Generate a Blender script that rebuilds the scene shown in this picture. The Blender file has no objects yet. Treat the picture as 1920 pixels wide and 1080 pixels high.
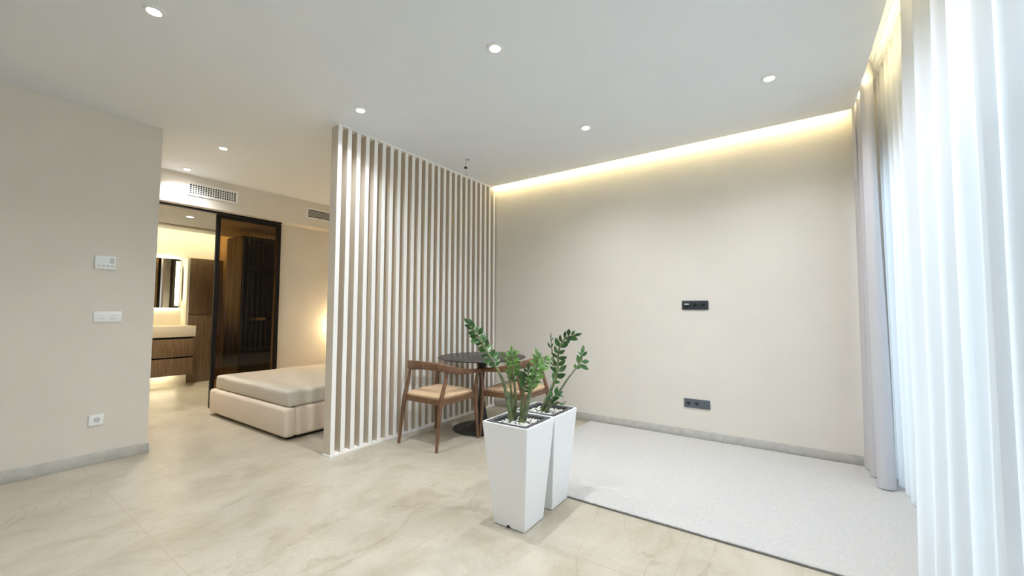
import bpy, bmesh, math, random
from mathutils import Vector, Matrix, noise

scn = bpy.context.scene
COL = scn.collection
PI = math.pi
H = 2.9635            # ceiling height
XP = -3.309           # front face of the slat partition
YB = 4.417            # back wall
XL = -4.789           # left wall face
YL = 1.188            # end of the left wall
XS = -6.124           # face of the bedroom soffit
XV = -6.37            # bedroom wall face below the soffit
XE = 0.4857           # ceiling edge along the curtain pocket
XW = 0.84             # window wall face
YK = -2.6             # wall behind the camera

# ------------------------------------------------------------------ camera
cam_d = bpy.data.cameras.new('camera'); cam = bpy.data.objects.new('camera', cam_d); COL.objects.link(cam)
fw = Vector((-0.56628779, 0.82225473, 0.05670364)); rt = Vector((0.82363221, 0.56712187, 0.00166181)); up = Vector((0.03079144, -0.04764401, 0.99838967))
M = Matrix.Identity(4)
for i in range(3):
    M[i][0] = rt[i]; M[i][1] = up[i]; M[i][2] = -fw[i]
M[0][3], M[1][3], M[2][3] = 0, 0, 1.27
cam.matrix_world = M
cam_d.sensor_width = 36; cam_d.lens = 757.4426 * 36 / 1920
cam_d.clip_start = 0.02; cam_d.clip_end = 200
scn.camera = cam

# ------------------------------------------------------------------ view
vs = scn.view_settings
vs.view_transform = 'Standard'; vs.look = 'None'; vs.gamma = 1.0; vs.use_curve_mapping = False
vs.exposure = 0.60
scn.cycles.max_bounces = 14; scn.cycles.diffuse_bounces = 8; scn.cycles.glossy_bounces = 5
scn.cycles.transmission_bounces = 8; scn.cycles.transparent_max_bounces = 16
scn.cycles.caustics_reflective = False; scn.cycles.caustics_refractive = False
scn.cycles.sample_clamp_indirect = 8

# ------------------------------------------------------------------ world: bright overcast daylight
w = bpy.data.worlds.new('world'); scn.world = w; w.use_nodes = True
nt = w.node_tree; nt.nodes.clear()
wo = nt.nodes.new('ShaderNodeOutputWorld'); bg = nt.nodes.new('ShaderNodeBackground')
bg.inputs['Color'].default_value = (0.70, 0.835, 1.0, 1)
bg.inputs['Strength'].default_value = 3.35
nt.links.new(bg.outputs[0], wo.inputs[0])
# portal in the window opening (samples the sky only, emits nothing of its own)
pd = bpy.data.lights.new('window_portal', 'AREA'); pd.shape = 'RECTANGLE'; pd.size = 2.42; pd.size_y = 6.5
pd.cycles.is_portal = True
po = bpy.data.objects.new('window_portal', pd); COL.objects.link(po)
po.location = (XW + 0.16, 1.08, 1.21); po.rotation_euler = (0, PI / 2, 0)

LAMP_W = 56.0         # watts of each ceiling downlight
COVE_E = 32.0         # emission of the LED strips in the coves
BATH_E = 24.0
SCONCE_W = 55

# ------------------------------------------------------------------ materials
def mat(name, col, rough=.6, metal=0, spec=.5, **k):
    m = bpy.data.materials.new(name); m.use_nodes = True
    b = m.node_tree.nodes['Principled BSDF']
    b.inputs['Base Color'].default_value = (*col, 1); b.inputs['Roughness'].default_value = rough
    b.inputs['Metallic'].default_value = metal; b.inputs['Specular IOR Level'].default_value = spec
    for a, v in k.items(): b.inputs[a.replace('_', ' ')].default_value = v
    return m
def nodes(m): return m.node_tree.nodes, m.node_tree.links, m.node_tree.nodes['Principled BSDF']
def tex(m, scale=(1, 1, 1), rot=(0, 0, 0)):
    N, L, b = nodes(m)
    tc = N.new('ShaderNodeTexCoord'); mp = N.new('ShaderNodeMapping')
    mp.inputs['Scale'].default_value = scale; mp.inputs['Rotation'].default_value = rot
    L.new(tc.outputs['Object'], mp.inputs[0]); return mp.outputs[0]
def noise_n(m, v, scale, detail=4, rough=.55, dist=0):
    N, L, b = nodes(m); n = N.new('ShaderNodeTexNoise')
    n.inputs['Scale'].default_value = scale; n.inputs['Detail'].default_value = detail
    n.inputs['Roughness'].default_value = rough; n.inputs['Distortion'].default_value = dist
    L.new(v, n.inputs['Vector']); return n.outputs['Fac']
def ramp(m, f, stops):
    N, L, b = nodes(m); r = N.new('ShaderNodeValToRGB'); e = r.color_ramp.elements
    e[0].position, e[0].color = stops[0][0], (*stops[0][1], 1)
    e[1].position, e[1].color = stops[-1][0], (*stops[-1][1], 1)
    for p, c in stops[1:-1]:
        x = e.new(p); x.color = (*c, 1)
    L.new(f, r.inputs[0]); return r.outputs[0]
def mix(m, fac, a, c, mode='MIX'):
    N, L, b = nodes(m); x = N.new('ShaderNodeMix'); x.data_type = 'RGBA'; x.blend_type = mode
    if isinstance(fac, float): x.inputs[0].default_value = fac
    else: L.new(fac, x.inputs[0])
    for s, i in ((a, 6), (c, 7)):
        if isinstance(s, tuple): x.inputs[i].default_value = (*s, 1)
        else: L.new(s, x.inputs[i])
    return x.outputs[2]
def bump(m, f, strength=.2, dist=.01):
    N, L, b = nodes(m); x = N.new('ShaderNodeBump'); x.inputs['Strength'].default_value = strength
    x.inputs['Distance'].default_value = dist; L.new(f, x.inputs['Height']); L.new(x.outputs[0], b.inputs['Normal'])
def basecol(m, s): m.node_tree.links.new(s, m.node_tree.nodes['Principled BSDF'].inputs['Base Color'])
def emis(name, col, e):
    m = mat(name, (.9, .9, .9)); b = m.node_tree.nodes['Principled BSDF']
    b.inputs['Emission Color'].default_value = (*col, 1); b.inputs['Emission Strength'].default_value = e; return m

def paint(name, c, amt=.03):
    m = mat(name, c, .75, spec=.25); v = tex(m)
    f = noise_n(m, v, 3.0, 5); c2 = tuple(x * (1 - amt) for x in c)
    basecol(m, ramp(m, f, [(.35, c2), (.65, c)])); bump(m, noise_n(m, v, 180, 3), .06, .002); return m
M_WALL = paint('beige_wall_paint', (.74, .70, .63))
M_CEIL = paint('white_ceiling_paint', (.83, .865, .895), .015)
M_SOFF = paint('soffit_paint', (.74, .70, .63))
M_BATH = paint('bathroom_wall_plaster', (.76, .71, .6))
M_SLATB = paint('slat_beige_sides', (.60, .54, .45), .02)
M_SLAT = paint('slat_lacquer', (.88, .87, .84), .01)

# floor: large beige stone tiles with veins
M_FLOOR = mat('stone_floor_tiles', (.6, .55, .45), .33, spec=.45)
N, L, b = nodes(M_FLOOR)
v = tex(M_FLOOR, rot=(0, 0, .35))
f1 = noise_n(M_FLOOR, v, 1.1, 8, .6, .6); f2 = noise_n(M_FLOOR, tex(M_FLOOR, (1.7, 1.0, 1), (0, 0, -.7)), 2.4, 12, .72, .7)
c1 = ramp(M_FLOOR, f1, [(.3, (.395, .36, .285)), (.5, (.485, .445, .365)), (.7, (.545, .51, .435))])
c2 = ramp(M_FLOOR, f2, [(.36, (.80, .76, .68)), (.50, (.95, .94, .92)), (.58, (1, 1, 1)), (.72, (.93, .90, .84))])
col = mix(M_FLOOR, .75, c1, c2, 'MULTIPLY')
f3 = noise_n(M_FLOOR, v, 42, 6, .75)
col = mix(M_FLOOR, .55, col, ramp(M_FLOOR, f3, [(.38, (.90, .88, .85)), (.56, (1, 1, 1))]), 'MULTIPLY')
vz = N.new('ShaderNodeTexNoise'); vz.inputs['Scale'].default_value = .9; vz.inputs['Detail'].default_value = 7; vz.inputs['Distortion'].default_value = 1.4
L.new(tex(M_FLOOR, (1, .5, 1), (0, 0, .9)), vz.inputs['Vector'])
ab = N.new('ShaderNodeMath'); ab.operation = 'SUBTRACT'; ab.inputs[1].default_value = .5; L.new(vz.outputs['Fac'], ab.inputs[0])
ab2 = N.new('ShaderNodeMath'); ab2.operation = 'ABSOLUTE'; L.new(ab.outputs[0], ab2.inputs[0])
vein = ramp(M_FLOOR, ab2.outputs[0], [(0, (.72, .66, .56)), (.006, (1, 1, 1))])
col = mix(M_FLOOR, .5, col, vein, 'MULTIPLY')
br = N.new('ShaderNodeTexBrick'); br.offset = 0; br.squash = 1
br.inputs['Scale'].default_value = 1; br.inputs['Brick Width'].default_value = 1.2; br.inputs['Row Height'].default_value = 1.2
br.inputs['Mortar Size'].default_value = .0028; br.inputs['Mortar Smooth'].default_value = .3
mp = N.new('ShaderNodeMapping'); tc = N.new('ShaderNodeTexCoord'); mp.inputs['Location'].default_value = (2.9 + 1.2 * 6, -.78 + 1.2 * 6, 0)
L.new(tc.outputs['Object'], mp.inputs[0]); L.new(mp.outputs[0], br.inputs['Vector'])
col = mix(M_FLOOR, br.outputs['Fac'], col, (.40, .34, .25))
basecol(M_FLOOR, col)
rr = N.new('ShaderNodeMapRange'); rr.inputs['To Min'].default_value = .22; rr.inputs['To Max'].default_value = .42
L.new(f2, rr.inputs['Value']); L.new(rr.outputs[0], b.inputs['Roughness'])
bump(M_FLOOR, f2, .2, .004)

M_BASE = mat('grey_stone_baseboard', (.5, .49, .45), .4)
basecol(M_BASE, ramp(M_BASE, noise_n(M_BASE, tex(M_BASE), 9, 8, .7, 1.5), [(.35, (.44, .43, .395)), (.6, (.53, .52, .48)), (.75, (.62, .61, .57))]))

def wood(name, a, c, scale=(14, 14, 1.2), rough=.42, sc=3.0):
    m = mat(name, a, rough); v = tex(m, scale); f = noise_n(m, v, sc, 7, .6, .8)
    basecol(m, ramp(m, f, [(.3, a), (.7, c)])); bump(m, f, .12, .002); return m
M_CHAIR = wood('walnut_chair_wood', (.085, .040, .020), (.21, .105, .052), (10, 10, 3), .36)
M_BWOOD = wood('dark_veneer', (.105, .062, .034), (.235, .155, .09), (26, 26, 1.0), .35)
M_BWOOD.node_tree.nodes['Principled BSDF'].inputs['Coat Weight'].default_value = .5
M_LEATHER = mat('tan_leather', (.60, .425, .265), .5)
bump(M_LEATHER, noise_n(M_LEATHER, tex(M_LEATHER), 220, 3), .12, .002)
M_BLACK = mat('black_metal', (.02, .02, .02), .45)
M_TOP = mat('dark_marble_top', (.03, .028, .026), .34)
basecol(M_TOP, ramp(M_TOP, noise_n(M_TOP, tex(M_TOP), 5, 8, .7, 2), [(.4, (.02, .018, .017)), (.62, (.045, .04, .036)), (.7, (.10, .09, .08))]))
M_POT = mat('white_planter_plastic', (.82, .83, .84), .42); bump(M_POT, noise_n(M_POT, tex(M_POT), 300, 2), .05, .001)
M_LINER = mat('grey_planter_insert', (.075, .078, .08), .55)
M_SOIL = mat('dark_soil', (.02, .016, .012), .95)
M_PEB = mat('white_pebble', (.78, .76, .72), .6)
M_STEM = mat('green_stem', (.13, .19, .06), .45)
basecol(M_STEM, ramp(M_STEM, noise_n(M_STEM, tex(M_STEM), 30, 3), [(.35, (.075, .085, .05)), (.6, (.17, .22, .08))]))
def leafm(name, a, c):
    m = mat(name, a, .3, spec=.5); basecol(m, ramp(m, noise_n(m, tex(m), 14, 3), [(.35, a), (.65, c)])); return m
M_LEAF = leafm('dark_glossy_leaf', (.022, .075, .018), (.06, .16, .035))
M_LEAF2 = leafm('fresh_green_leaf', (.055, .15, .022), (.16, .31, .06))
M_RUG = mat('cream_shag_rug', (.80, .78, .74), .95, spec=.1)
v = tex(M_RUG); basecol(M_RUG, ramp(M_RUG, noise_n(M_RUG, v, 60, 6, .8), [(.3, (.50, .49, .47)), (.5, (.56, .55, .535)), (.7, (.63, .62, .605))]))
bump(M_RUG, noise_n(M_RUG, v, 95, 6, .85), .55, .010)
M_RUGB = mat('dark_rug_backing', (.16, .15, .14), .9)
M_BED = mat('beige_upholstery', (.67, .57, .46), .85, spec=.2, Sheen_Weight=.3)
bump(M_BED, noise_n(M_BED, tex(M_BED), 350, 2), .2, .002)
M_SHEET = mat('grey_beige_sheet', (.60, .555, .475), .7, spec=.2)
v = tex(M_SHEET, (1, 2.2, 3)); bump(M_SHEET, noise_n(M_SHEET, v, 5, 6, .6, 1.2), .5, .02)
M_PLATE = mat('white_plastic', (.86, .87, .87), .35)
M_PLATEG = mat('pale_grey_plastic', (.58, .60, .61), .4)
M_DARKP = mat('anthracite_plastic', (.028, .036, .045), .33)
M_DARKP2 = mat('black_plastic', (.008, .009, .011), .4)
M_DARKP3 = mat('slate_grey_plastic', (.10, .12, .14), .26)
M_WHITE = mat('white_enamel', (.85, .85, .84), .35)
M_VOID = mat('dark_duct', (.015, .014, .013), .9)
M_FRAME = mat('black_door_frame', (.006, .005, .005), .5, spec=.25)
M_COUNTER = mat('cream_stone_counter', (.60, .53, .42), .3)
M_MIRROR = mat('mirror_silver', (.86, .87, .86), .02, 1)
M_ALU = mat('white_window_frame', (.7, .71, .72), .4)
M_WIRE = mat('grey_cable', (.35, .35, .34), .5)
M_TOWEL = mat('pale_towel', (.75, .68, .58), .9)
M_BOUNCE = mat('outside_bounce_grey', (.45, .44, .42), .6)
M_LAMP = emis('downlight_led', (1, .96, .9), 60)
M_LAMPB = emis('bathroom_led', (1, .9, .7), 40)
M_LED = emis('warm_led_strip', (1, .79, .40), COVE_E)
M_LEDB = emis('bathroom_led_strip', (1, .86, .58), BATH_E)
M_LEDW = emis('mirror_light_bar', (1, .93, .75), 9)
M_LEDU = emis('bathroom_cove_led', (1, .83, .50), 30)

# curtain fabrics: thin cloth that reflects and lets light through
def cloth(name, col, tcol, transl, transp):
    m = bpy.data.materials.new(name); m.use_nodes = True; n = m.node_tree.nodes; l = m.node_tree.links; n.clear()
    o = n.new('ShaderNodeOutputMaterial'); d = n.new('ShaderNodeBsdfDiffuse'); t = n.new('ShaderNodeBsdfTranslucent')
    tr = n.new('ShaderNodeBsdfTransparent'); m1 = n.new('ShaderNodeMixShader'); m2 = n.new('ShaderNodeMixShader')
    tc = n.new('ShaderNodeTexCoord'); nz = n.new('ShaderNodeTexNoise'); nz.inputs['Scale'].default_value = 260; nz.inputs['Detail'].default_value = 2
    bp = n.new('ShaderNodeBump'); bp.inputs['Strength'].default_value = .25; bp.inputs['Distance'].default_value = .002
    l.new(tc.outputs['Object'], nz.inputs['Vector']); l.new(nz.outputs['Fac'], bp.inputs['Height'])
    l.new(bp.outputs[0], d.inputs['Normal'])
    d.inputs['Color'].default_value = (*col, 1); t.inputs['Color'].default_value = (*tcol, 1)
    m1.inputs[0].default_value = transl; m2.inputs[0].default_value = transp
    l.new(d.outputs[0], m1.inputs[1]); l.new(t.outputs[0], m1.inputs[2])
    l.new(m1.outputs[0], m2.inputs[1]); l.new(tr.outputs[0], m2.inputs[2]); l.new(m2.outputs[0], o.inputs[0]); return m
M_SHEER = cloth('white_sheer_voile', (.86, .86, .86), (.865, .875, .88), .60, .10)
M_DRAPE = cloth('grey_drape_fabric', (.70, .685, .70), (.56, .58, .63), .28, .0)
M_BCURT = mat('grey_bathroom_curtain', (.28, .26, .21), .8)

def glass(name, tint, ior=1.5):
    m = bpy.data.materials.new(name); m.use_nodes = True; n = m.node_tree.nodes; l = m.node_tree.links; n.clear()
    o = n.new('ShaderNodeOutputMaterial'); g = n.new('ShaderNodeBsdfGlossy'); t = n.new('ShaderNodeBsdfTransparent')
    fr = n.new('ShaderNodeFresnel'); fr.inputs['IOR'].default_value = ior; mx = n.new('ShaderNodeMixShader')
    g.inputs['Roughness'].default_value = .015; t.inputs['Color'].default_value = (*tint, 1)
    l.new(fr.outputs[0], mx.inputs[0]); l.new(t.outputs[0], mx.inputs[1]); l.new(g.outputs[0], mx.inputs[2]); l.new(mx.outputs[0], o.inputs[0])
    return m
M_SMOKE = glass('smoked_bronze_glass', (.30, .17, .06))
M_CLEAR = glass('clear_window_glass', (.96, .98, .97))

# ------------------------------------------------------------------ mesh helpers
def BM(): return bmesh.new()
def box(bm, x0, x1, y0, y1, z0, z1, bev=0, seg=2):
    r = bmesh.ops.create_cube(bm, size=1)
    vs_ = r['verts']
    for v in vs_:
        v.co = Vector(((x0 + x1) / 2 + v.co.x * (x1 - x0), (y0 + y1) / 2 + v.co.y * (y1 - y0), (z0 + z1) / 2 + v.co.z * (z1 - z0)))
    if bev:
        es = list({e for v in vs_ for e in v.link_edges})
        bmesh.ops.bevel(bm, geom=es, offset=bev, segments=seg, affect='EDGES', profile=.5)
def obj(name, bm, m, parent=None, smooth=False, loc=None, rotz=0):
    me = bpy.data.meshes.new(name); bmesh.ops.recalc_face_normals(bm, faces=bm.faces[:]); bm.to_mesh(me); bm.free()
    me.materials.append(m)
    if smooth:
        for p in me.polygons: p.use_smooth = True
        try: me.set_sharp_from_angle(angle=math.radians(40))
        except Exception: pass
    o = bpy.data.objects.new(name, me); COL.objects.link(o)
    if parent: o.parent = parent
    if loc: o.location = loc
    if rotz: o.rotation_euler.z = rotz
    return o
def B(name, m, dims, parent=None, bev=0, smooth=False):
    bm = BM(); box(bm, *dims, bev=bev); return obj(name, bm, m, parent, smooth or bev > 0)
def struct(o): o['kind'] = 'structure'; return o
def SB(name, m, dims, bev=0): return struct(B(name, m, dims, bev=bev))
def tag(o, label, cat, group=None, kind=None):
    o['label'] = label; o['category'] = cat
    if group: o['group'] = group
    if kind: o['kind'] = kind
    return o
def thing(name, label, cat, loc=(0, 0, 0), rotz=0, group=None):
    o = bpy.data.objects.new(name, None); COL.objects.link(o); o.location = loc; o.rotation_euler = (0, 0, rotz)
    o.empty_display_size = .1
    return tag(o, label, cat, group)
def dup(root, loc, rotz, label):
    r = root.copy(); COL.objects.link(r); r.location = loc; r.rotation_euler = (0, 0, rotz); r['label'] = label
    for ch in list(root.children):
        c = ch.copy(); COL.objects.link(c); c.parent = r
        for g in list(ch.children):
            d = g.copy(); COL.objects.link(d); d.parent = c
    return r
def smooth_path(P, n=6):
    P = [Vector(p) for p in P]; out = []
    for i in range(len(P) - 1):
        a = P[max(i - 1, 0)]; b_ = P[i]; c = P[i + 1]; d = P[min(i + 2, len(P) - 1)]
        for k in range(n):
            t = k / n
            out.append(.5 * ((2 * b_) + (c - a) * t + (2 * a - 5 * b_ + 4 * c - d) * t * t + (3 * b_ - a - 3 * c + d) * t ** 3))
    out.append(P[-1]); return out
def tube(bm, P, R, seg=10, cap=True):
    """round tube through points P with radii R"""
    rings = []
    for i, p in enumerate(P):
        t = (P[min(i + 1, len(P) - 1)] - P[max(i - 1, 0)]).normalized()
        a = t.orthogonal().normalized() if i == 0 else (prev - t * prev.dot(t)).normalized()
        prev = a; c = t.cross(a)
        rings.append([bm.verts.new(p + (a * math.cos(q) + c * math.sin(q)) * R[i]) for q in [2 * PI * k / seg for k in range(seg)]])
    for i in range(len(rings) - 1):
        for k in range(seg): bm.faces.new((rings[i][k], rings[i][(k + 1) % seg], rings[i + 1][(k + 1) % seg], rings[i + 1][k]))
    if cap: bm.faces.new(rings[0][::-1]); bm.faces.new(rings[-1])
def lathe(bm, prof, seg=64, c=(0, 0)):
    rings = []
    for r, z in prof:
        if r < 1e-5: rings.append([bm.verts.new((c[0], c[1], z))])
        else: rings.append([bm.verts.new((c[0] + r * math.cos(2 * PI * k / seg), c[1] + r * math.sin(2 * PI * k / seg), z)) for k in range(seg)])
    for a, b_ in zip(rings[:-1], rings[1:]):
        for k in range(seg):
            k2 = (k + 1) % seg
            if len(a) == 1 and len(b_) == 1: continue
            if len(a) == 1: bm.faces.new((a[0], b_[k], b_[k2]))
            elif len(b_) == 1: bm.faces.new((a[k], a[k2], b_[0]))
            else: bm.faces.new((a[k], a[k2], b_[k2], b_[k]))

# ------------------------------------------------------------------ the shell
SB('floor', M_FLOOR, (-9.3, XW + .2, YK - .1, YB + .1, -.1, 0))
SB('ceiling', M_CEIL, (-6.5, XE, YK - .1, YB - .0935, H, H + .05))
SB('ceiling_upper', M_CEIL, (-6.5, XW + .2, YK - .1, YB + .1, H + .19, H + .25))
SB('wall_back', M_WALL, (-9.3, XW + .2, YB, YB + .1, 0, H + .19))
SB('wall_rear', M_WALL, (-4.789, XW + .2, YK - .1, YK, 0, H + .19))
SB('wall_left', M_WALL, (-6.36, XL, YK - .1, YL, 0, H - .0005))
# bathroom doorway wall: jamb hidden by the left wall, solid right of the opening
SB('wall_bedroom', M_WALL, (XV - .1, XV, 3.02, YB, 0, 2.585))
SB('wall_bedroom_lintel', M_WALL, (XV - .1, XV, YL - .2, 3.02, 2.56, 2.645))
SB('soffit_bedroom', M_SOFF, (XV - .1, XS, YL - .2, YB, 2.585, H))
# bathroom
SB('wall_bathroom_back', M_BATH, (-9.12, -9.02, .3, YB, 0, 2.95))
SB('wall_bathroom_left', M_BATH, (-9.02, XV - .0, .3, .4, 0, 2.95))
SB('ceiling_bathroom', M_CEIL, (-8.62, XV - .1, .4, YB, 2.646, 2.70))
SB('ceiling_bathroom_upper', M_CEIL, (-9.02, XV - .1, .4, YB, 2.90, 2.95))
# baseboards
SB('baseboard_back', M_BASE, (XP + .01, XE + .25, YB - .014, YB, 0, .09), .002)
SB('baseboard_left', M_BASE, (XL, XL + .014, YK, YL, 0, .09), .002)
SB('baseboard_left_end', M_BASE, (XL - .6, XL + .014, YL, YL + .014, 0, .09), .002)
SB('baseboard_rear', M_BASE, (XL + .014, XE, YK, YK + .014, 0, .09), .002)
SB('baseboard_bedroom', M_BASE, (XV, XV + .014, 3.02, YB, 0, .09), .002)
# window wall: solid beyond the glazing, lintel above it
SB('wall_right', M_CEIL, (XW, XW + .2, 4.32, YB, 0, H + .19))
SB('wall_right_near', M_CEIL, (XW, XW + .2, YK, -2.15, 0, H + .19))
SB('wall_right_lintel', M_CEIL, (XW, XW + .2, -2.15, 4.32, 2.42, H + .19))
bm = BM()
ys = [-2.15, -.55, 1.05, 2.7, 4.32]
for y in ys: box(bm, XW + .06, XW + .13, max(y - .035, -2.15), min(y + .035, 4.32), 0, 2.42)
for y0, y1 in zip(ys[:-1], ys[1:]):
    box(bm, XW + .06, XW + .13, max(y0 + .035, -2.115), min(y1 - .035, 4.285), 0, .07); box(bm, XW + .06, XW + .13, y0 + .035, y1 - .035, 2.35, 2.42)
wf = struct(obj('window_1', bm, M_ALU))
bm = BM()
for y0, y1 in zip(ys[:-1], ys[1:]): box(bm, XW + .09, XW + .098, y0 + .03, y1 - .03, .06, 2.36)
obj('glass', bm, M_CLEAR, wf)
SB('outside_bounce_floor', M_BOUNCE, (XW + .2, XW + 3.2, YK - 2, YB + 2, -.12, -.02))  # unseen slab outside, added to bounce daylight in through the window

# LED strips lying on the ceiling slab, in the cove and in the curtain pocket
def strip(nm, dims, label, m=M_LED):
    o = B(nm, m, dims); return tag(o, label, 'light strip')
strip('led_strip', (XS + .02, XE - .02, YB - .093, YB - .088, H + .022, H + .036), 'warm yellow LED strip hidden in the cove along the back wall')  # stretch behind the slat divider is unseen, added to warm the bedroom
strip('led_strip', (XE + .0005, XE + .0055, YK + .05, YB - .13, H + .022, H + .036), 'warm yellow LED strip hidden along the curtain pocket edge')

# curtain tracks
for x, lab in ((.545, 'white curtain track on the room side of the pocket, above grey drape'), (.62, 'white curtain track on the window side of the pocket, above sheer curtains')):
    t = thing('curtain_track', lab, 'curtain track', (x, 1, H + .19), group='tracks in the curtain pocket')
    bm = BM(); box(bm, -.016, .016, YK - 1 + .05, YB - 1.03, -.02, -.0005, .002); obj('rail', bm, M_WHITE, t)
    bm = BM(); box(bm, -.004, .004, YK - 1 + .06, YB - 1.05, -.0215, -.0195); obj('groove', bm, M_PLATEG, t)

# ------------------------------------------------------------------ curtains
def curtain(name, pts, z0, z1, m, label, group=None, flare=0.0, seed=1, nz=26, hem=None, lean=(0, 0)):
    """hanging cloth through plan points pts [(x,y)], thickened"""
    P = smooth_path([(a, b_, 0) for a, b_ in pts], 7)
    bm = BM(); rows = []
    cx = sum(p.x for p in P) / len(P)
    for j in range(nz + 1):
        s = j / nz; z = z0 + (z1 - z0) * s
        row = []
        for i, p in enumerate(P):
            nx = noise.noise(Vector((i * .11 + seed * 7, z * .7, seed)))
            k = 1 + flare * (1 - s) ** 2
            x = cx + (p.x - cx) * k * (.9 + .1 * (1 - s)) + nx * .012 * (1 - s * .6)
            x += lean[0] * (1 - s)
            y = p.y + lean[1] * (1 - s) + noise.noise(Vector((z * .8, i * .09, seed + 9))) * .018 * (1 - s * .8)
            zz = z
            if hem and s < .05: zz = z + hem * noise.noise(Vector((i * .2, 3, seed)))
            row.append(bm.verts.new((x, y, max(zz, .004))))
        rows.append(row)
    for a, b_ in zip(rows[:-1], rows[1:]):
        for i in range(len(P) - 1): bm.faces.new((a[i], a[i + 1], b_[i + 1], b_[i]))
    o = obj(name, bm, m, smooth=True); return tag(o, label, 'curtain', group)
rnd = random.Random(5)
def folds(y0, y1, xc, amp, per, sd, skew=.3):
    r = random.Random(sd); y = y0; s = 1; out = []
    while y < y1:
        x = xc(y) if callable(xc) else xc
        a = amp * r.uniform(.7, 1.2)
        out.append((x + s * a, y + skew * per * (s > 0) * .3)); y += per * .5 * r.uniform(.75, 1.3); s = -s
    return out
# grey drape bunched in the corner
dr = [(.50, 4.385), (.468, 4.34), (.485, 4.27), (.53, 4.32), (.545, 4.26), (.495, 4.17), (.478, 4.13), (.52, 4.10), (.55, 4.15), (.55, 4.05), (.50, 3.97), (.478, 3.92), (.50, 3.87), (.54, 3.88), (.56, 3.92)]
o = curtain('drape', dr, .028, H + .165, M_DRAPE, 'light grey opaque drape bunched in the corner beside the back wall', flare=.35, seed=3, hem=.01)
# far sheer panel, window side
curtain('sheer_curtain', folds(2.55, 4.27, .625, .018, .15, 11), .026, H + .165, M_SHEER, 'bright sheer white curtain on the window side, next to the grey drape', 'sheer curtains', seed=6)
# near sheer panel
curtain('sheer_curtain', folds(-2.45, 2.93, .545, .026, .21, 23, .9), .026, H + .165, M_SHEER, 'wide pleated sheer white curtain filling the right edge of the photo', 'sheer curtains', seed=8, lean=(-.10, -.30))

# ------------------------------------------------------------------ slat partition
pt_ = thing('slat_partition', 'white vertical slat room divider between the bedroom and the dining corner', 'room divider', (XP, 3.2, 0))
T = .107
for k in range(25):
    y = 2.042 + k * .0962 - 3.2
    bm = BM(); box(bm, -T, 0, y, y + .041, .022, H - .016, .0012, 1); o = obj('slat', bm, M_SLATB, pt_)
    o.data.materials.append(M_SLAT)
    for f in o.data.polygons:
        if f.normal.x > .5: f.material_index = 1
bm = BM(); box(bm, -T, .004, 2.038 - 3.2, YB - 3.2 - .014, .0005, .022, .001, 1); obj('bottom_rail', bm, M_SLAT, pt_)
bm = BM(); box(bm, -T, .006, 2.036 - 3.2, YB - .095 - 3.2, H - .018, H - .0005, .001, 1); obj('top_rail', bm, M_SLAT, pt_)

# ------------------------------------------------------------------ rug
bm = BM()
RX0, RX1, RY0, RY1 = -1.94, .66, 2.552, 4.392
nx, ny = 230, 160; gv = []
for j in range(ny + 1):
    row = []
    for i in range(nx + 1):
        x = RX0 + (RX1 - RX0) * i / nx; y = RY0 + (RY1 - RY0) * j / ny
        d = min(x - RX0, RX1 - x, y - RY0, RY1 - y)
        z = .019 + .004 * noise.noise(Vector((x * 40, y * 40, 0))) + .0015 * noise.noise(Vector((x * 6, y * 6, 3)))
        if d < .02: z -= .008 * (1 - d / .02) ** 2
        if d < 1e-6:
            x += .004 * noise.noise(Vector((x * 60, y * 60, 5))); y += .004 * noise.noise(Vector((x * 60, y * 60, 9)))
        row.append(bm.verts.new((x, y, z)))
    gv.append(row)
for j in range(ny):
    for i in range(nx): bm.faces.new((gv[j][i], gv[j][i + 1], gv[j + 1][i + 1], gv[j + 1][i]))
ed = [e for e in bm.edges if e.is_boundary]
r = bmesh.ops.extrude_edge_only(bm, edges=ed)
for v in [g for g in r['geom'] if isinstance(g, bmesh.types.BMVert)]: v.co.z = .007
rug = thing('rug', 'cream short pile rug on the floor along the back wall', 'rug', (0, 0, 0))
obj('pile', bm, M_RUG, rug, True)
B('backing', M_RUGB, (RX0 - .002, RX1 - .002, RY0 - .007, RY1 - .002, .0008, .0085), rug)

# ------------------------------------------------------------------ bed
bed = thing('bed_base', 'low beige upholstered bed base seen behind the slat divider', 'bed', (-4.99, 3.2, 0))
X0, X1, Y0, Y1 = -5.921 + 4.99, -4.067 + 4.99, 2.033 - 3.2, 4.40 - 3.2
bm = BM(); box(bm, X0, X1 - .0, Y0, Y0 + .12, .028, .31, .035, 5); obj('foot_panel', bm, M_BED, bed, True)
bm = BM(); box(bm, X1 - .12, X1, Y0 + .105, Y1, .028, .309, .035, 5); obj('side_panel', bm, M_BED, bed, True)
bm = BM(); box(bm, X0, X0 + .12, Y0 + .105, Y1, .028, .309, .035, 5); obj('side_panel', bm, M_BED, bed, True)
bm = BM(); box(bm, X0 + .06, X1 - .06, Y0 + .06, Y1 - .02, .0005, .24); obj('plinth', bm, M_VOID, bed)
bm = BM()
tube(bm, [Vector((X1 - .012, Y0 + .014, z)) for z in (.045, .15, .28)], [.004] * 3, 8); obj('piping', bm, M_BED, bed, True)
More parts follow.
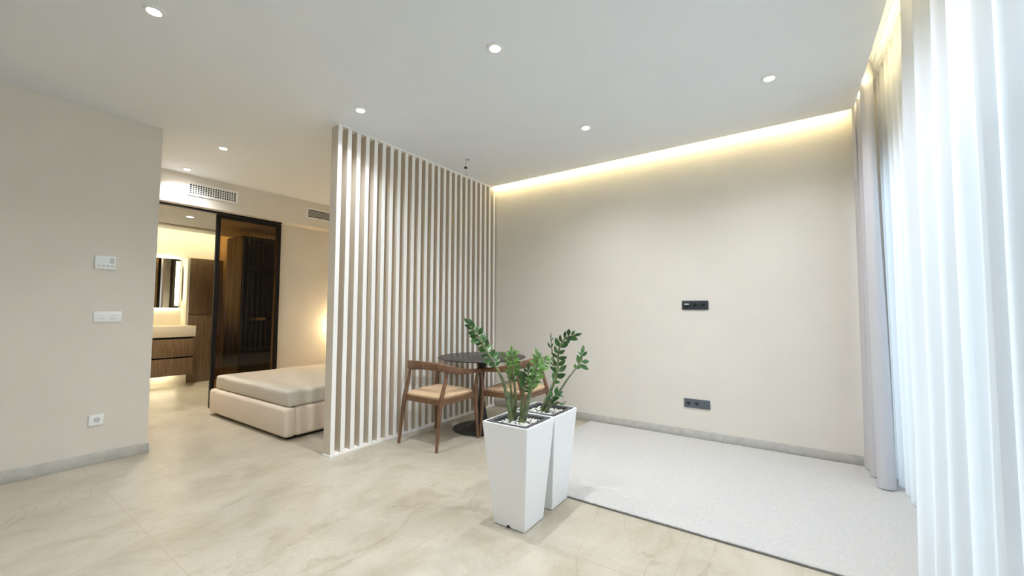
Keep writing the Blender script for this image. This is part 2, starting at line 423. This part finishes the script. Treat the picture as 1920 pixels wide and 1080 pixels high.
# mattress with soft wrinkles
bm = BM(); box(bm, -5.865, -4.10, 2.075, 4.39, .3105, .472, .035, 4)
bmesh.ops.subdivide_edges(bm, edges=[e for e in bm.edges if e.calc_length() > .3], cuts=34, use_grid_fill=True)
bmesh.ops.subdivide_edges(bm, edges=[e for e in bm.edges if e.calc_length() > .07], cuts=2, use_grid_fill=True)
for v in bm.verts:
    c = v.co
    side = abs(c.x + 4.10) < .05 or abs(c.y - 2.075) < .05
    f = noise.fractal(Vector((c.x * 3.0, c.y * 3.0 + c.x * 2, c.z * 6)), .9, 2.0, 4)
    if c.z > .32:
        c.z += f * .004
        if c.z < .45:
            c.y += f * .007 if c.y < 2.2 else 0
            c.x += f * .007 if c.x > -4.2 else 0
mt = obj('mattress', bm, M_SHEET, smooth=True)
tag(mt, 'mattress in a wrinkled grey beige fitted sheet lying on the bed base', 'mattress')

# ------------------------------------------------------------------ dining table
TC = (-2.81, 3.50)
tb = thing('dining_table', 'round black pedestal table between the two wooden chairs', 'table', (*TC, 0))
bm = BM(); lathe(bm, [(0, .752), (.44, .752), (.472, .760), (.480, .768), (.478, .771), (.472, .7725), (0, .7725)], 96); obj('table_top', bm, M_TOP, tb, True)
bm = BM(); lathe(bm, [(0, .0005), (.31, .0005), (.312, .002), (.30, .004), (.25, .007), (.19, .014), (.14, .026), (.095, .055), (.066, .10), (.050, .17), (.036, .30), (.028, .43), (.028, .52), (.034, .60), (.050, .68), (.075, .735), (.09, .752), (0, .752)], 72)
obj('pedestal', bm, M_BLACK, tb, True)

# ------------------------------------------------------------------ chairs
def rail_section(bm, P, W, Hh):
    """rounded flat rail through P; W thickness sideways, Hh height"""
    rings = []; n = 12
    for i, p in enumerate(P):
        t = (P[min(i + 1, len(P) - 1)] - P[max(i - 1, 0)]).normalized()
        s = Vector((t.y, -t.x, 0)).normalized(); u = s.cross(t).normalized()
        if u.z < 0: u = -u
        ring = []
        for k in range(n):
            q = 2 * PI * (k + .5) / n; cx, sx = math.cos(q), math.sin(q)
            a = abs(cx) ** .55 * (1 if cx > 0 else -1); b_ = abs(sx) ** .55 * (1 if sx > 0 else -1)
            ring.append(bm.verts.new(p + s * a * W[i] / 2 + u * b_ * Hh[i] / 2))
        rings.append(ring)
    for i in range(len(rings) - 1):
        for k in range(n): bm.faces.new((rings[i][k], rings[i][(k + 1) % n], rings[i + 1][(k + 1) % n], rings[i + 1][k]))
    bm.faces.new(rings[0][::-1]); bm.faces.new(rings[-1])
def make_chair(label, loc, rz):
    t = thing('dining_chair', label, 'chair', loc, rz, 'wooden dining chairs')
    legs = []
    for s in (-1, 1):
        legs.append([(s * .248, -.272, 0), (s * .243, -.245, .22), (s * .240, -.215, .43), (s * .243, -.165, .60), (s * .25, -.135, .725)])
        legs.append([(s * .288, .272, 0), (s * .276, .262, .22), (s * .268, .255, .43), (s * .272, .262, .56), (s * .277, .272, .655)])
    for i, P in enumerate(legs):
        Q = smooth_path(P, 5); bm = BM()
        R = []
        for q in Q:
            z = q.z
            R.append(.0135 + (.0085 * min(1, z / .42)) if z < .43 else .022 - .008 * min(1, (z - .43) / .25))
        tube(bm, Q, R, 12); obj('leg', bm, M_CHAIR, t, True)
    # curved back and arm rail
    P = [(-.283, .30, .668), (-.287, .18, .675), (-.292, .03, .690), (-.285, -.09, .712), (-.245, -.165, .738), (-.15, -.215, .752), (0, -.232, .756)]
    P = P + [(-a, b_, c) for a, b_, c in P[-2::-1]]
    Q = smooth_path(P, 6); W = []; Hh = []
    for q in Q:
        k = max(0, min(1, (.24 - q.y) / .42)); k = k * k * (3 - 2 * k)
        W.append(.044 - .014 * k); Hh.append(.038 + .038 * k)
    bm = BM(); rail_section(bm, Q, W, Hh); obj('backrest', bm, M_CHAIR, t, True)
    # seat frame
    bm = BM()
    def beam(a, c, th, z0, z1):
        a, c = Vector(a), Vector(c); d = (c - a).normalized(); n = Vector((-d.y, d.x)) * th / 2
        lo = [bm.verts.new((*(q), z0)) for q in (a - n, c - n, c + n, a + n)]; hi = [bm.verts.new((*(q), z1)) for q in (a - n, c - n, c + n, a + n)]
        bm.faces.new(lo[::-1]); bm.faces.new(hi)
        for k in range(4): bm.faces.new((lo[k], lo[(k + 1) % 4], hi[(k + 1) % 4], hi[k]))
    beam((-.238, -.215), (.238, -.215), .024, .405, .452); beam((-.266, .252), (.266, .252), .024, .405, .452)
    beam((-.241, -.20), (-.267, .24), .024, .405, .452); beam((.241, -.20), (.267, .24), .024, .405, .452)
    obj('seat_frame', bm, M_CHAIR, t)
    # padded seat
    bm = BM(); n = 22; g = []
    for j in range(n + 1):
        row = []
        for i in range(n + 1):
            a, c = i / n * 2 - 1, j / n * 2 - 1
            e = 4.0
            hw = .232 + .022 * (c + 1) / 2
            # squircle mapping for rounded corners
            x = a * hw * (1 - .055 * c ** 6); y = c * .238 * (1 - .055 * a ** 6) + .018
            rr_ = max(abs(a), abs(c)); z = .472 + .038 * (1 - rr_ ** 4) + .010 * (1 - a * a) * (1 - c * c)
            row.append(bm.verts.new((x, y, z)))
        g.append(row)
    for j in range(n):
        for i in range(n): bm.faces.new((g[j][i], g[j][i + 1], g[j + 1][i + 1], g[j + 1][i]))
    r_ = bmesh.ops.extrude_edge_only(bm, edges=[e for e in bm.edges if e.is_boundary])
    for v in [q for q in r_['geom'] if isinstance(q, bmesh.types.BMVert)]:
        v.co.z = .4525; v.co.x *= .985; v.co.y = (v.co.y - .018) * .985 + .018
    obj('seat', bm, M_LEATHER, t, True)
    return t
ch = make_chair('wooden dining chair with tan seat in front of the slats, its back to the bed', (-2.90, 2.925, 0), math.radians(1))
dup(ch, (-2.375, 3.56, .0), math.radians(91), 'wooden dining chair with tan seat behind the planters, right of the table')

# ------------------------------------------------------------------ planters
def planter(cx, cy, label, seed):
    t = thing('planter', label, 'planter', (cx, cy, 0), group='tall white planters')
    bm = BM(); ho, hi_, hb = .161, .148, .109; Z = .605
    def ring(hw, z): return [bm.verts.new((sx * hw, sy * hw, z)) for sx, sy in ((-1, -1), (1, -1), (1, 1), (-1, 1))]
    rs = [ring(hb, .004), ring(ho, Z), ring(hi_, Z), ring(hi_ - .004, Z - .05), ring(hi_ - .012, Z - .12)]
    for a, c in zip(rs[:-1], rs[1:]):
        for k in range(4): bm.faces.new((a[k], a[(k + 1) % 4], c[(k + 1) % 4], c[k]))
    bm.faces.new(rs[0][::-1]); bm.faces.new(rs[-1])
    bmesh.ops.bevel(bm, geom=[e for e in bm.edges if abs(e.verts[0].co.z - e.verts[1].co.z) > .3 or min(v.co.z for v in e.verts) > Z - .001], offset=.003, segments=2, affect='EDGES')
    obj('pot_body', bm, M_POT, t, True)
    bm = BM(); a, c, z1, z0 = .1435, .112, Z + .001, Z - .018
    o1 = ring(a, z1 - .012); o2 = ring(a, z1); i1 = ring(c + .006, z1 - .002); i2 = ring(c, z0 - .03)
    for q, w_ in ((o1, o2), (o2, i1), (i1, i2)):
        for k in range(4): bm.faces.new((q[k], q[(k + 1) % 4], w_[(k + 1) % 4], w_[k]))
    obj('insert_frame', bm, M_LINER, t)
    bm = BM(); box(bm, -.1125, .1125, -.1125, .1125, Z - .10, Z - .026); obj('soil', bm, M_SOIL, t)
    bm = BM(); vv = [bm.verts.new(q) for q in ((-.018, -hb - .0022, .0045), (.018, -hb - .0022, .0045), (0, -hb - .0035, .02), (-.018, -hb + .02, .0045), (.018, -hb + .02, .0045), (0, -hb + .02, .02))]
    for f in ((0, 1, 2), (3, 5, 4), (0, 2, 5, 3), (1, 4, 5, 2), (0, 3, 4, 1)): bm.faces.new([vv[k] for k in f])
    obj('drain_notch', bm, M_VOID, t)
    bm = BM(); box(bm, -hb + .004, hb - .004, -hb + .004, hb - .004, .0003, .0045); obj('base_pad', bm, M_VOID, t)
    # pebbles
    r = random.Random(seed); bm = BM()
    for k in range(420):
        x, y = r.uniform(-.103, .103), r.uniform(-.103, .103)
        if math.hypot(x + .01, y) < .04 and r.random() < .75: continue
        s = r.uniform(.0045, .0085); z = Z - .0245 + r.uniform(0, .010)
        mm = Matrix.Translation((x, y, z)) @ Matrix.Rotation(r.uniform(0, 6), 4, 'Z') @ Matrix.Diagonal((s, s * r.uniform(.6, 1), s * r.uniform(.5, .8), 1))
        bmesh.ops.create_icosphere(bm, subdivisions=1, radius=1, matrix=mm)
    p = obj('pebbles', bm, M_PEB, None, True, (cx, cy, 0))
    tag(p, 'white pebbles filling the ' + ('front' if seed == 1 else 'rear') + ' white planter', 'pebbles', None, 'stuff')
    return t
planter(-1.40, 2.110, 'tall white tapered planter standing in front, nearest the camera', 1)
planter(-1.40, 2.4345, 'tall white tapered planter standing behind the front one, beside the rug edge', 2)

# ------------------------------------------------------------------ zz plants
ST = {
'A1': [(-1.444,2.089,0.613), (-1.463,2.076,0.714), (-1.479,2.065,0.809), (-1.509,2.057,0.878), (-1.548,2.054,0.939), (-1.607,2.038,1.028), (-1.658,2.027,1.113), (-1.714,2.001,1.185)],
'A2': [(-1.448,2.111,0.608), (-1.451,2.109,0.710), (-1.447,2.087,0.803), (-1.441,2.055,0.890), (-1.439,2.032,0.975), (-1.445,2.016,0.995)],
'A3': [(-1.440,2.129,0.612), (-1.439,2.130,0.701), (-1.443,2.127,0.791), (-1.454,2.131,0.880), (-1.464,2.136,0.950), (-1.475,2.141,1.005)],
'A4': [(-1.372,2.103,0.602), (-1.349,2.107,0.692), (-1.325,2.111,0.769), (-1.302,2.115,0.833), (-1.288,2.124,0.889), (-1.279,2.130,0.951), (-1.277,2.120,1.000)],
'A5': [(-1.394,2.124,0.607), (-1.390,2.127,0.695), (-1.383,2.132,0.759), (-1.362,2.122,0.807), (-1.338,2.114,0.854), (-1.324,2.099,0.908)],
'A6': [(-1.373,2.138,0.600), (-1.367,2.167,0.697), (-1.365,2.205,0.775), (-1.359,2.245,0.854), (-1.339,2.284,0.911), (-1.321,2.320,0.955)],
'A7': [(-1.481,2.125,0.619), (-1.495,2.140,0.686), (-1.510,2.154,0.727)],
'B1': [(-1.425,2.430,0.585), (-1.402,2.446,0.656), (-1.375,2.464,0.719), (-1.351,2.481,0.789), (-1.336,2.491,0.846), (-1.331,2.494,0.924), (-1.318,2.479,0.997), (-1.287,2.476,1.062), (-1.249,2.478,1.095), (-1.208,2.482,1.106)],
'B2': [(-1.378,2.462,0.628), (-1.355,2.478,0.677), (-1.321,2.514,0.731), (-1.291,2.558,0.799), (-1.263,2.590,0.847), (-1.240,2.618,0.889), (-1.219,2.632,0.918), (-1.217,2.646,0.971)],
'B3': [(-1.375,2.428,0.614), (-1.351,2.420,0.646), (-1.334,2.419,0.689), (-1.308,2.437,0.710)],
'B4': [(-1.440,2.456,0.578), (-1.408,2.478,0.635), (-1.390,2.514,0.738), (-1.377,2.536,0.808), (-1.382,2.545,0.893), (-1.404,2.541,0.987), (-1.415,2.546,1.067)],
'B5': [(-1.360,2.414,0.618), (-1.332,2.409,0.644), (-1.299,2.419,0.656), (-1.275,2.424,0.662)],
}
#        start of leaves, number of pairs, leaf length, leaf material, base radius
SP = {'A1': (.52, 12, .060, M_LEAF, .013), 'A2': (.48, 8, .050, M_LEAF2, .011), 'A3': (.46, 9, .052, M_LEAF2, .010),
      'A4': (.36, 10, .054, M_LEAF2, .013), 'A5': (.40, 6, .064, M_LEAF, .012), 'A6': (.40, 8, .052, M_LEAF2, .010), 'A7': (.6, 2, .04, M_LEAF, .012),
      'B1': (.30, 11, .066, M_LEAF, .014), 'B2': (.60, 4, .070, M_LEAF, .010), 'B3': (.4, 3, .05, M_LEAF, .011), 'B4': (.45, 7, .058, M_LEAF, .011), 'B5': (.3, 4, .05, M_LEAF, .008)}
def leaflet(bm, p, d, nrm, ln, wd):
    """pointed oval leaf from p along d"""
    s = d.cross(nrm).normalized(); n = s.cross(d).normalized()
    prof = [(0, .05), (.15, .55), (.35, .95), (.55, 1.0), (.75, .75), (.9, .35), (1.0, .02)]
    L_, C_, R_ = [], [], []
    for t, k in prof:
        c = p + d * ln * t - n * ln * .16 * t * t
        C_.append(bm.verts.new(c)); L_.append(bm.verts.new(c + s * wd * .5 * k + n * wd * .14 * k)); R_.append(bm.verts.new(c - s * wd * .5 * k + n * wd * .14 * k))
    for i in range(len(prof) - 1):
        bm.faces.new((L_[i], L_[i + 1], C_[i + 1], C_[i])); bm.faces.new((C_[i], C_[i + 1], R_[i + 1], R_[i]))
def plant(letter, c, label):
    t = thing('zz_plant', label, 'plant', (*c, .58), group='zz plants')
    off = Vector((*c, .58))
    for ki, k in enumerate([q for q in ST if q[0] == letter]):
        s0, n, ln, ml, rb = SP[k]
        pts = [Vector(q) - off for q in ST[k]]; pts[0] = pts[0] - (pts[1] - pts[0]).normalized() * .03
        Q = smooth_path(pts, 8); N_ = len(Q)
        bm = BM(); tube(bm, Q, [rb * (1 - .78 * (i / (N_ - 1))) * (1.15 if i < 3 else 1) for i in range(N_)], 8)
        st = obj('stem', bm, M_STEM, t, True)
        r = random.Random(ki * 13 + ord(letter)); bm = BM()
        ax = Vector((.8, .55, 0)) if k not in ('A2', 'B4') else Vector((.5, -.8, 0))
        ax = (Matrix.Rotation(r.uniform(-.5, .5), 3, 'Z') @ ax)
        for j in range(n):
            s = s0 + (1 - s0) * (j + .5) / n; i = min(int(s * (N_ - 1)), N_ - 2)
            p = Q[i]; tg = (Q[i + 1] - Q[max(i - 1, 0)]).normalized()
            a = (ax - tg * ax.dot(tg)).normalized(); nn = a.cross(tg).normalized()
            for sg in (-1, 1):
                ang = r.uniform(.65, 1.25) * (1 - .35 * max(0, s - .8) / .2)
                d = (tg * math.cos(ang) + a * sg * math.sin(ang) + nn * r.uniform(-.6, .6)).normalized()
                l_ = ln * r.uniform(.8, 1.15) * (.75 if j == 0 or s > .93 else 1)
                leaflet(bm, p + a * sg * .003, d, nn * (1 if r.random() < .9 else -1) + a * r.uniform(-.6, .6), l_, l_ * r.uniform(.42, .54))
        if True:
            d = (Q[-1] - Q[-3]).normalized(); leaflet(bm, Q[-1], d, ax.cross(d).normalized(), ln * .9, ln * .34)
        obj('leaflets', bm, ml, st, True)
    return t
plant('A', (-1.40, 2.12), 'green zz plant with a long left leaning stem, growing in the front planter')
plant('B', (-1.40, 2.447), 'green zz plant with stems leaning right, growing in the rear planter')

# ------------------------------------------------------------------ ceiling downlights
def downlight_proto():
    t = thing('downlight', 'x', 'ceiling light', (0, 0, H), group='round recessed ceiling downlights')
    bm = BM(); lathe(bm, [(.034, -.012), (.036, -.0075), (.050, -.006), (.052, -.0005), (.052, 0), (.034, 0)], 40)
    obj('trim_ring', bm, M_WHITE, t, True)
    bm = BM(); lathe(bm, [(0, -.0065), (.020, -.0065), (.034, -.004), (.034, -.002), (0, -.002)], 32); obj('lens', bm, M_LAMP, t, True)
    ld = bpy.data.lights.new('downlight_beam', 'SPOT'); ld.energy = LAMP_W; ld.spot_size = math.radians(140); ld.spot_blend = 1.0
    ld.shadow_soft_size = .03; ld.color = (.925, .955, 1.0)
    lo = bpy.data.objects.new('downlight_beam', ld); COL.objects.link(lo); lo.parent = t; lo.location = (0, 0, -.02)
    return t
DL = [((-2.91, .655), 'round downlight nearest the upper left corner, largest in the photo'),
      ((-1.513, 2.0), 'bright round downlight at the top centre of the ceiling above the planters'),
      ((-2.932, 2.003), 'round downlight just in front of the top near corner of the slat divider'),
      ((-.076, 3.391), 'rightmost round downlight, closest to the curtains'),
      ((-1.503, 3.374), 'round downlight in front of the yellow lit back wall cove'),
      ((-4.817, 1.687), 'round downlight on the bedroom ceiling, further from the air vents'),
      ((-5.89, 1.701), 'round downlight on the bedroom ceiling just above the grid air vent')]
d0 = None
for (x, y), lab in DL:
    if d0 is None:
        d0 = downlight_proto(); d0.location = (x, y, H - .0003); d0['label'] = lab
        beam = [c_ for c_ in d0.children if c_.type == 'LIGHT'][0]; full = beam.data
        dim = full.copy(); dim.energy = LAMP_W * .72      # left and bedroom lamps weakened only to darken that side
    else:
        q = dup(d0, (x, y, H - .0003), 0, lab)
        if x < -4:
            for c_ in q.children:
                if c_.type == 'LIGHT': c_.data = dim
for (x, y), lab in (((-1.50, .64), 'added fill downlight overhead, unseen above the upper edge of the view'), ((-.08, 2.0), 'added fill downlight, unseen overhead between the curtains and the planters')):  # two unseen downlights added to brighten the room
    dup(d0, (x, y, H - .0003), 0, lab)
beam.data = dim
# bathroom downlight
t = thing('downlight', 'round bathroom downlight on the lit ceiling above the vanity', 'ceiling light', (-7.22, 2.15, 2.6457), group='round recessed ceiling downlights')
bm = BM(); lathe(bm, [(.04, -.008), (.055, -.006), (.057, 0), (.04, 0)], 32); obj('trim_ring', bm, M_WHITE, t, True)
bm = BM(); lathe(bm, [(0, -.006), (.04, -.006), (.04, -.002), (0, -.002)], 32); obj('lens', bm, M_LAMPB, t)
ld = bpy.data.lights.new('downlight_beam', 'SPOT'); ld.energy = 150; ld.spot_size = math.radians(120); ld.spot_blend = .8; ld.shadow_soft_size = .04; ld.color = (1, .88, .66)
lo = bpy.data.objects.new('downlight_beam', ld); COL.objects.link(lo); lo.parent = t; lo.location = (0, 0, -.02)

# ------------------------------------------------------------------ hanging cable above the table
t = thing('ceiling_cable', 'bare lamp cable with a black connector hanging from the ceiling above the table', 'cable', (-2.93, 3.375, H))
bm = BM(); lathe(bm, [(0, 0), (.022, -.0005), (.022, -.003), (.012, -.008), (0, -.009)], 24); obj('ceiling_hook', bm, M_WIRE, t, True)
for dx, m_, in ((.006, M_WHITE), (-.006, M_WIRE)):
    bm = BM(); Q = smooth_path([(dx, 0, -.004), (dx * 2 - .012, -.01, -.035), (-.018, -.012, -.07), (-.02 + dx, -.01, -.09)], 6); tube(bm, Q, [.0022] * len(Q), 6); obj('wire', bm, m_, t, True)
bm = BM(); box(bm, -.032, -.006, -.022, .002, -.103, -.082, .002); obj('connector', bm, M_DARKP2, t)
bm = BM(); Q = smooth_path([(-.02, -.01, -.10), (-.017, -.008, -.14), (-.004, -.002, -.19)], 6); tube(bm, Q, [.0028] * len(Q), 6); obj('wire', bm, M_WIRE, t, True)

# ------------------------------------------------------------------ air vents on the soffit
def vent(y0, y1, z0, z1, grid, label):
    t = thing('air_vent', label, 'air vent', (XS, (y0 + y1) / 2, (z0 + z1) / 2), group='air vents on the soffit')
    a, c = (y1 - y0) / 2, (z1 - z0) / 2; bw = .026
    bm = BM()
    for d in ((-a, a, c - bw, c), (-a, a, -c, -c + bw), (-a, -a + bw, -c + bw, c - bw), (a - bw, a, -c + bw, c - bw)): box(bm, .0005, .012, *d)
    obj('frame', bm, M_WHITE, t)
    bm = BM(); box(bm, .0003, .002, -a + bw, a - bw, -c + bw, c - bw); obj('backing', bm, M_VOID, t)
    bm = BM()
    if grid:
        n = 19
        for k in range(1, n): y = -a + bw + (2 * a - 2 * bw) * k / n; box(bm, .002, .010, y - .0045, y + .0045, -c + bw, c - bw)
        for k in range(1, 5): z = -c + bw + (2 * c - 2 * bw) * k / 5; box(bm, .0025, .0095, -a + bw, a - bw, z - .0035, z + .0035)
    else:
        for k in range(1, 6): z = -c + bw + (2 * c - 2 * bw) * k / 6; box(bm, .002, .010, -a + bw, a - bw, z - .003, z + .003)
    obj('grille', bm, M_WHITE, t)
vent(1.775, 2.335, 2.706, 2.873, True, 'white air vent with a square grid grille, above the doorway')
vent(3.275, 3.85, 2.70, 2.868, False, 'white air vent with horizontal louvres, partly behind the slat divider')

# ------------------------------------------------------------------ left wall fittings
def plate(nm, label, cat, y0, y1, z0, z1, th=.012):
    t = thing(nm, label, cat, (XL, (y0 + y1) / 2, (z0 + z1) / 2)); a, c = (y1 - y0) / 2, (z1 - z0) / 2
    bm = BM(); box(bm, .0003, th, -a, a, -c, c, .002); obj('cover_plate', bm, M_PLATE, t, True); return t, a, c
t, a, c = plate('thermostat', 'white thermostat with a small screen, topmost fitting on the left wall', 'thermostat', .788, .914, 1.616, 1.728, .022)
bm = BM(); box(bm, .0221, .0232, -a * .72, a * .35, -.004, c * .78); obj('screen', bm, mat('pale_screen', (.80, .84, .86), .2), t)
bm = BM(); box(bm, .0221, .0240, a * .42, a * .85, -.004, c * .78); obj('button', bm, M_PLATEG, t)
for k in range(4):
    y = -a * .7 + k * a * .42
    bm = BM(); box(bm, .0221, .0245, y, y + .014, -c * .62, -c * .35, .001); obj('button', bm, M_PLATEG, t)
t, a, c = plate('light_switch', 'white double light switch in a wide plate at mid height of the left wall', 'light switch', .800, .974, 1.172, 1.26)
for s in (-1, 1):
    bm = BM(); box(bm, .0121, .0145, s * .036 - .026, s * .036 + .026, -.026, .026, .001); r = obj('rocker', bm, M_PLATE, t, True)
    for z in (.012, -.014):
        bm = BM(); box(bm, .0146, .0150, s * .036 - .016, s * .036 + .016, z - .0022, z + .0022); obj('marking', bm, M_PLATEG, r)
t, a, c = plate('wall_socket', 'white single wall socket low on the left wall above the baseboard', 'socket', .808, .896, .316, .404)
def socket_face(t, cy, cz, m1, m2, R=.021, sgn=1, axis='x', x=.012):
    bm = BM(); lathe(bm, [(R, 0), (R + .002, .0008), (R + .003, 0)], 32)
    bm2 = BM(); lathe(bm2, [(0, .0003), (R, .0003), (R, 0)], 32)
    bm3 = BM()
    for px, py, rr2 in ((-.0095, 0, .0032), (.0095, 0, .0032), (0, -.012, .0026)): lathe(bm3, [(0, .0007), (rr2, .0007), (rr2, .0003)], 12, (px, py))
    if axis == 'x': Mx = Matrix.Translation((x, cy, cz)) @ Matrix(((0, 0, 1, 0), (1, 0, 0, 0), (0, 1, 0, 0), (0, 0, 0, 1)))
    else: Mx = Matrix.Translation((cy, -x, cz)) @ Matrix(((1, 0, 0, 0), (0, 0, -1, 0), (0, 1, 0, 0), (0, 0, 0, 1)))
    for q in (bm, bm2, bm3): q.transform(Mx)
    o = obj('socket_cup', bm2, m2, t); obj('cup_rim', bm, m1, o); obj('pin_holes', bm3, M_DARKP2, o)
socket_face(t, .004, 0, M_PLATE, M_PLATEG)

# ------------------------------------------------------------------ back wall sockets
def bplate(label, x0, x1, z0, z1, m, mc, bar):
    t = thing('wall_socket', label, 'socket', ((x0 + x1) / 2, YB, (z0 + z1) / 2)); a, c = (x1 - x0) / 2, (z1 - z0) / 2
    bm = BM(); box(bm, -a, a, -.010, -.0003, -c, c, .0015); obj('cover_plate', bm, m, t, True)
    xs = [-.077, 0, .077]
    for k, x in enumerate(xs):
        if bar and k == 0:
            bm = BM(); box(bm, x - .021, x + .021, -.0112, -.0101, .006, .016); obj('white_port', bm, M_PLATE, t)
            bm = BM(); box(bm, x - .018, x + .018, -.0108, -.0101, -.018, -.004); obj('port', bm, M_DARKP2, t)
        elif not bar and k == 2:
            bm = BM(); box(bm, x - .024, x + .024, -.0108, -.0101, -.024, .024); obj('blank_insert', bm, m, t)
        else: socket_face(t, x, 0, m, mc, .019, axis='y', x=.0101)
bplate('black triple socket plate with a white port, higher on the back wall', -.917, -.671, 1.286, 1.376, M_DARKP, M_DARKP2, True)
bplate('grey triple socket plate low on the back wall above the rug', -.917, -.678, .305, .392, M_DARKP3, M_DARKP, False)

# ------------------------------------------------------------------ sliding door of smoked glass
d = thing('sliding_door', 'black framed smoked glass sliding door between bedroom and bathroom', 'door', (-6.27, 2.565, 0))
a = .412
bm = BM()
box(bm, -.02, .02, -a, -a + .045, .008, 2.555); box(bm, -.02, .02, a - .045, a, .008, 2.555)
box(bm, -.02, .02, -a + .045, a - .045, 2.51, 2.555); box(bm, -.02, .02, -a + .045, a - .045, .008, .055)
obj('door_frame', bm, M_FRAME, d)
bm = BM(); vv = [bm.verts.new((0, y, z)) for y, z in ((-a + .045, .055), (a - .045, .055), (a - .045, 2.51), (-a + .045, 2.51))]; bm.faces.new(vv)
obj('glass_panel', bm, M_SMOKE, d)
o = B('door_track', M_FRAME, (-6.30, -6.24, YL + .01, 2.98, 2.566, 2.5845)); tag(o, 'thin dark sliding door track under the bedroom soffit', 'track')

# ------------------------------------------------------------------ bathroom
# tall wood cabinet beside the mirror niche
XC = -8.76
t = thing('tall_cabinet', 'tall brown wood cabinet to the right of the bathroom vanity', 'cabinet', (XC, 2.9, 0))
B('body', M_BWOOD, (-.258, -.02, -.247, .25, .0005, 2.205), t)
B('door', M_BWOOD, (-.02, 0, -.245, .248, .01, 1.186), t, .001); B('door', M_BWOOD, (-.02, 0, -.245, .248, 1.196, 2.203), t, .001)
# plinth wall under the floating vanity
SB('wall_bathroom_plinth', M_BATH, (-9.02, XC, .4, 2.652, 0, .20))
# vanity
t = thing('vanity', 'floating brown wood vanity with two drawers and a thick cream counter', 'vanity', (-8.25, 1.7, 0))
B('body', M_VOID, (-.765, -.03, -1.28, .885, .212, .83), t)
B('countertop', M_COUNTER, (-.768, .004, -1.28, .905, .835, 1.012), t, .003)
B('drawer', M_BWOOD, (-.03, 0, -1.28, .885, .215, .488), t, .001); B('drawer', M_BWOOD, (-.03, 0, -1.28, .885, .512, .802), t, .001)
B('led_strip', M_LEDB, (-.42, -.40, -1.2, .80, .202, .2115), t)
# mirror with light bar and glow strips
t = thing('bathroom_mirror', 'wide bathroom mirror with a vertical light bar and glowing edges', 'mirror', (-9.02, 1.7, 0))
B('mirror_glass', M_MIRROR, (.04, .055, -1.25, .89, 1.315, 2.18), t)
B('light_bar', M_LEDW, (.0555, .060, .80, .855, 1.355, 2.14), t)
B('glow_strip', M_LEDB, (.008, .036, -1.2, .86, 2.14, 2.158), t); B('glow_strip', M_LEDB, (.008, .036, -1.2, .86, 1.338, 1.356), t)
B('back_plate', M_VOID, (.0005, .039, -1.15, .84, 1.37, 2.12), t)
SB('wall_bathroom_niche', M_BATH, (-9.02, -8.765, 2.612, 2.648, .20, 2.205))
# dark slot along the bathroom ceiling and cove LED
strip('led_strip', (-8.66, -8.64, .5, 4.3, 2.705, 2.715), 'warm LED strip hidden above the bathroom ceiling edge', M_LEDU)
o = B('ceiling_slot', mat('taupe_slot', (.32, .28, .22), .6), (-8.22, -8.08, .5, 2.83, 2.632, 2.6455)); tag(o, 'taupe linear air slot along the bathroom ceiling', 'air slot')
# dark wardrobe behind the smoked glass
t = thing('wardrobe', 'dark open wardrobe seen through the smoked glass door', 'wardrobe', (-7.35, 3.5, 0))
MW = mat('dark_wardrobe_wood', (.012, .009, .007), .35)
B('side_panel', MW, (-.6, 0, -.60, -.575, .0005, 2.5), t); B('side_panel', MW, (-.6, 0, .60, .625, .0005, 2.5), t)
B('top_panel', MW, (-.6, 0, -.575, .60, 2.475, 2.5), t); B('back_panel', MW, (-.6, -.585, -.575, .60, .0005, 2.475), t)
for z in (.08, .60, 1.08, 1.95): B('shelf', MW, (-.58, -.01, -.575, .60, z, z + .022), t)
# towel on a shelf
o = B('folded_towel', M_TOWEL, (-7.72, -7.40, 3.17, 3.33, 1.103, 1.145), None, .012); tag(o, 'small folded pale towel on a wardrobe shelf behind the smoked glass', 'towel')
# grey curtain inside the bathroom, seen in the mirror
P = []
for k in range(34): P.append((-6.58 + .035 * (1 if k % 2 else -1), 3.06 + k * .04))
curtain('bathroom_curtain', P, .02, 2.62, M_BCURT, 'grey brown pleated curtain reflected in the bathroom mirror', seed=2)

# ------------------------------------------------------------------ bedside wall lamp behind the slat divider
t = thing('wall_lamp', 'bedside wall lamp behind the slat divider, casting a warm glow', 'wall lamp', (XV, 4.02, 1.02))
B('bracket', M_BLACK, (.0005, .02, -.03, .03, -.05, .05), t)
bm = BM(); bmesh.ops.create_uvsphere(bm, u_segments=24, v_segments=16, radius=.05, matrix=Matrix.Translation((.09, 0, 0))); obj('globe', bm, emis('warm_globe', (1, .74, .40), 170), t, True)
bm = BM(); tube(bm, [Vector((.01, 0, 0)), Vector((.042, 0, 0))], [.006, .006], 8); obj('arm', bm, M_BLACK, t)
